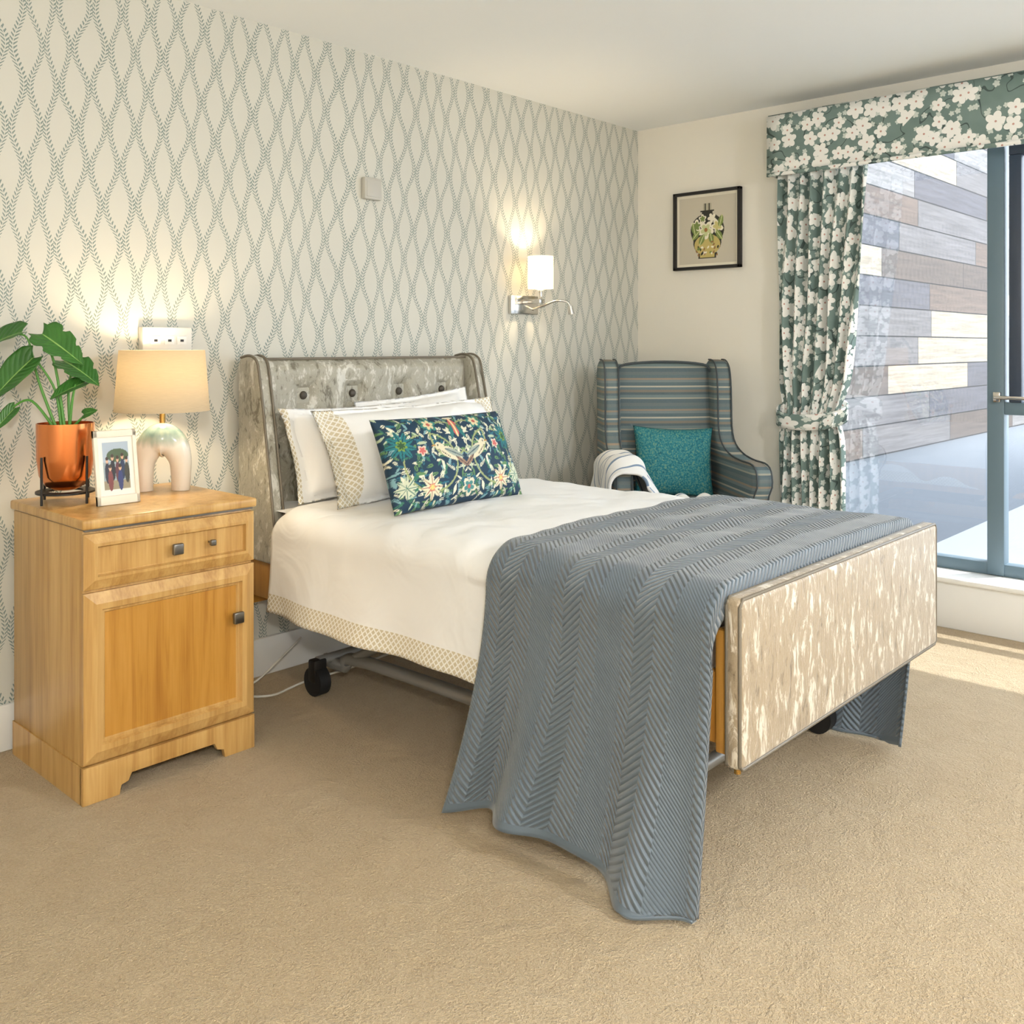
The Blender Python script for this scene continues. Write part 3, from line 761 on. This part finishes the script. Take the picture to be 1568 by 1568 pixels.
m_teal,nt,b=mat('teal_chenille',rough=.8)
tc,x,y,z=coord(nt); n=noise_(nt,tc,120,3,.7); setc(nt,b,ramp(nt,n,[(.35,(12,84,98)),(.5,(28,120,132)),(.66,(110,146,120))])); bump(nt,b,n,.5,.004)
c2=Vector((.015,-.17,.49)); Rz=Matrix.Rotation(math.radians(-43),3,'Z'); wc=Vector((-.375,-.415,0))+Rz@c2
pillow('teal_cushion',None,wc,.40,.35,.13,m_teal,math.radians(12),math.radians(-43),math.radians(2),seed=8,pinch=.08,wr=.003,nu=40,nv=40)
m_thr,nt,b=mat('striped_knit_throw',rough=.9)
_,u,v,_=coord(nt,'UV'); st_=((u/.05).f('FRACT')<.16); n=noise_(nt,comb(nt,u*300,v*300),1,1)
setc(nt,b,mix(nt,st_,(226,226,224),(120,140,164))); bump(nt,b,n,.4,.003)
ct=empty('arm_throw',(-.375,-.415,0),math.radians(-43))
def tf(u,v):
    # draped over the arm, inner side sweeping down onto the seat
    s=-.26+.64*u; x,z=drape(s,.085,.065,.735); 
    yv=-.26-.38*v+ .01*math.sin(u*14)
    drop=max(0,.735-.065-z)
    if s>0: x+=.55*drop+.02*math.sin(yv*30+s*9)*min(1,drop*8)+.10*drop*v
    else: x-=.02*math.sin(yv*30+s*9)*min(1,drop*8)+.05*drop
    z-= max(0,(v-.80))*.25+.010*math.sin(yv*38+s*6)
    return (-.305+x,yv-.02*v,max(z,.518+.010*math.sin(yv*40+x*30) if s>0 else .3))
grid('throw_cloth',90,70,tf,m_thr,ct,uvf=lambda u,v:(v*.40+u*.10,u*.6),solid=.012)
grid('throw_on_seat',50,34,lambda u,v:(-.22+.36*u,-.61+.20*v*(1-.3*u)+.02*math.sin(u*9),.522+.024*math.sin(u*20+v*4)*(1-u*.5)+.018*math.sin(v*9)),m_thr,ct,uvf=lambda u,v:(v*.3+u*.1,u*.3),solid=.012)

# ---------------------------------------------------------------- lights
w=bpy.data.worlds.new('sky_world'); scene.world=w; w.use_nodes=True
bg=w.node_tree.nodes['Background']; bg.inputs[0].default_value=(.86,.93,1.0,1); bg.inputs[1].default_value=5.8
sun=bpy.data.lights.new('sun','SUN'); sun.energy=6.0; sun.angle=.01; sun.color=(1,.97,.93)
so=link(bpy.data.objects.new('sun',sun)); 
so.rotation_euler=Vector((-.42,.30,-1.0)).to_track_quat('-Z','Y').to_euler()
m_lum,nt,b=mat('fill_lamp_glow',(250,248,240),.4)  # glowing material for the added fill lamps
b.inputs['Emission Color'].default_value=(1,.99,.97,1); b.inputs['Emission Strength'].default_value=2
def fill_lamp(x,y,pw,col):  # invented ceiling lamp, added out of view to brighten the room
    e=empty('added_fill_light'); lathe('fill_lamp_rose',[(0,-.03),(.05,-.025),(.06,0)],(x,y,H),m_trim,e,24)
    tube('flex',[(x,y,H-.02),(x,y,H-.36)],.004,m_trim,e,seg=6)
    lathe('cap',[(.0,0),(.03,0),(.04,-.04),(0,-.04)],(x,y,H-.34),m_chrome,e,24)
    lathe('fill_lamp_ring',[(.10,-.0),(.16,-.10),(.155,-.10),(.095,0)],(x,y,H-.38),m_lum,e,32)
    point('bulb',(x,y,H-.48),pw,col,.13,e)
fill_lamp(-4.9,-3.9,185,(1,.965,.90)); fill_lamp(-2.2,-4.0,128,(.97,.98,1.0))  # two added fill lamps outside the camera view

# ---------------------------------------------------------------- camera
cam=bpy.data.cameras.new('camera'); cam.lens=33.4; cam.sensor_width=36; cam.shift_y=-.162; cam.clip_start=.05
co=link(bpy.data.objects.new('camera',cam)); co.location=(-4.42,-3.10,1.23); co.rotation_euler=(pi/2,0,math.radians(-47.4))
scene.camera=co
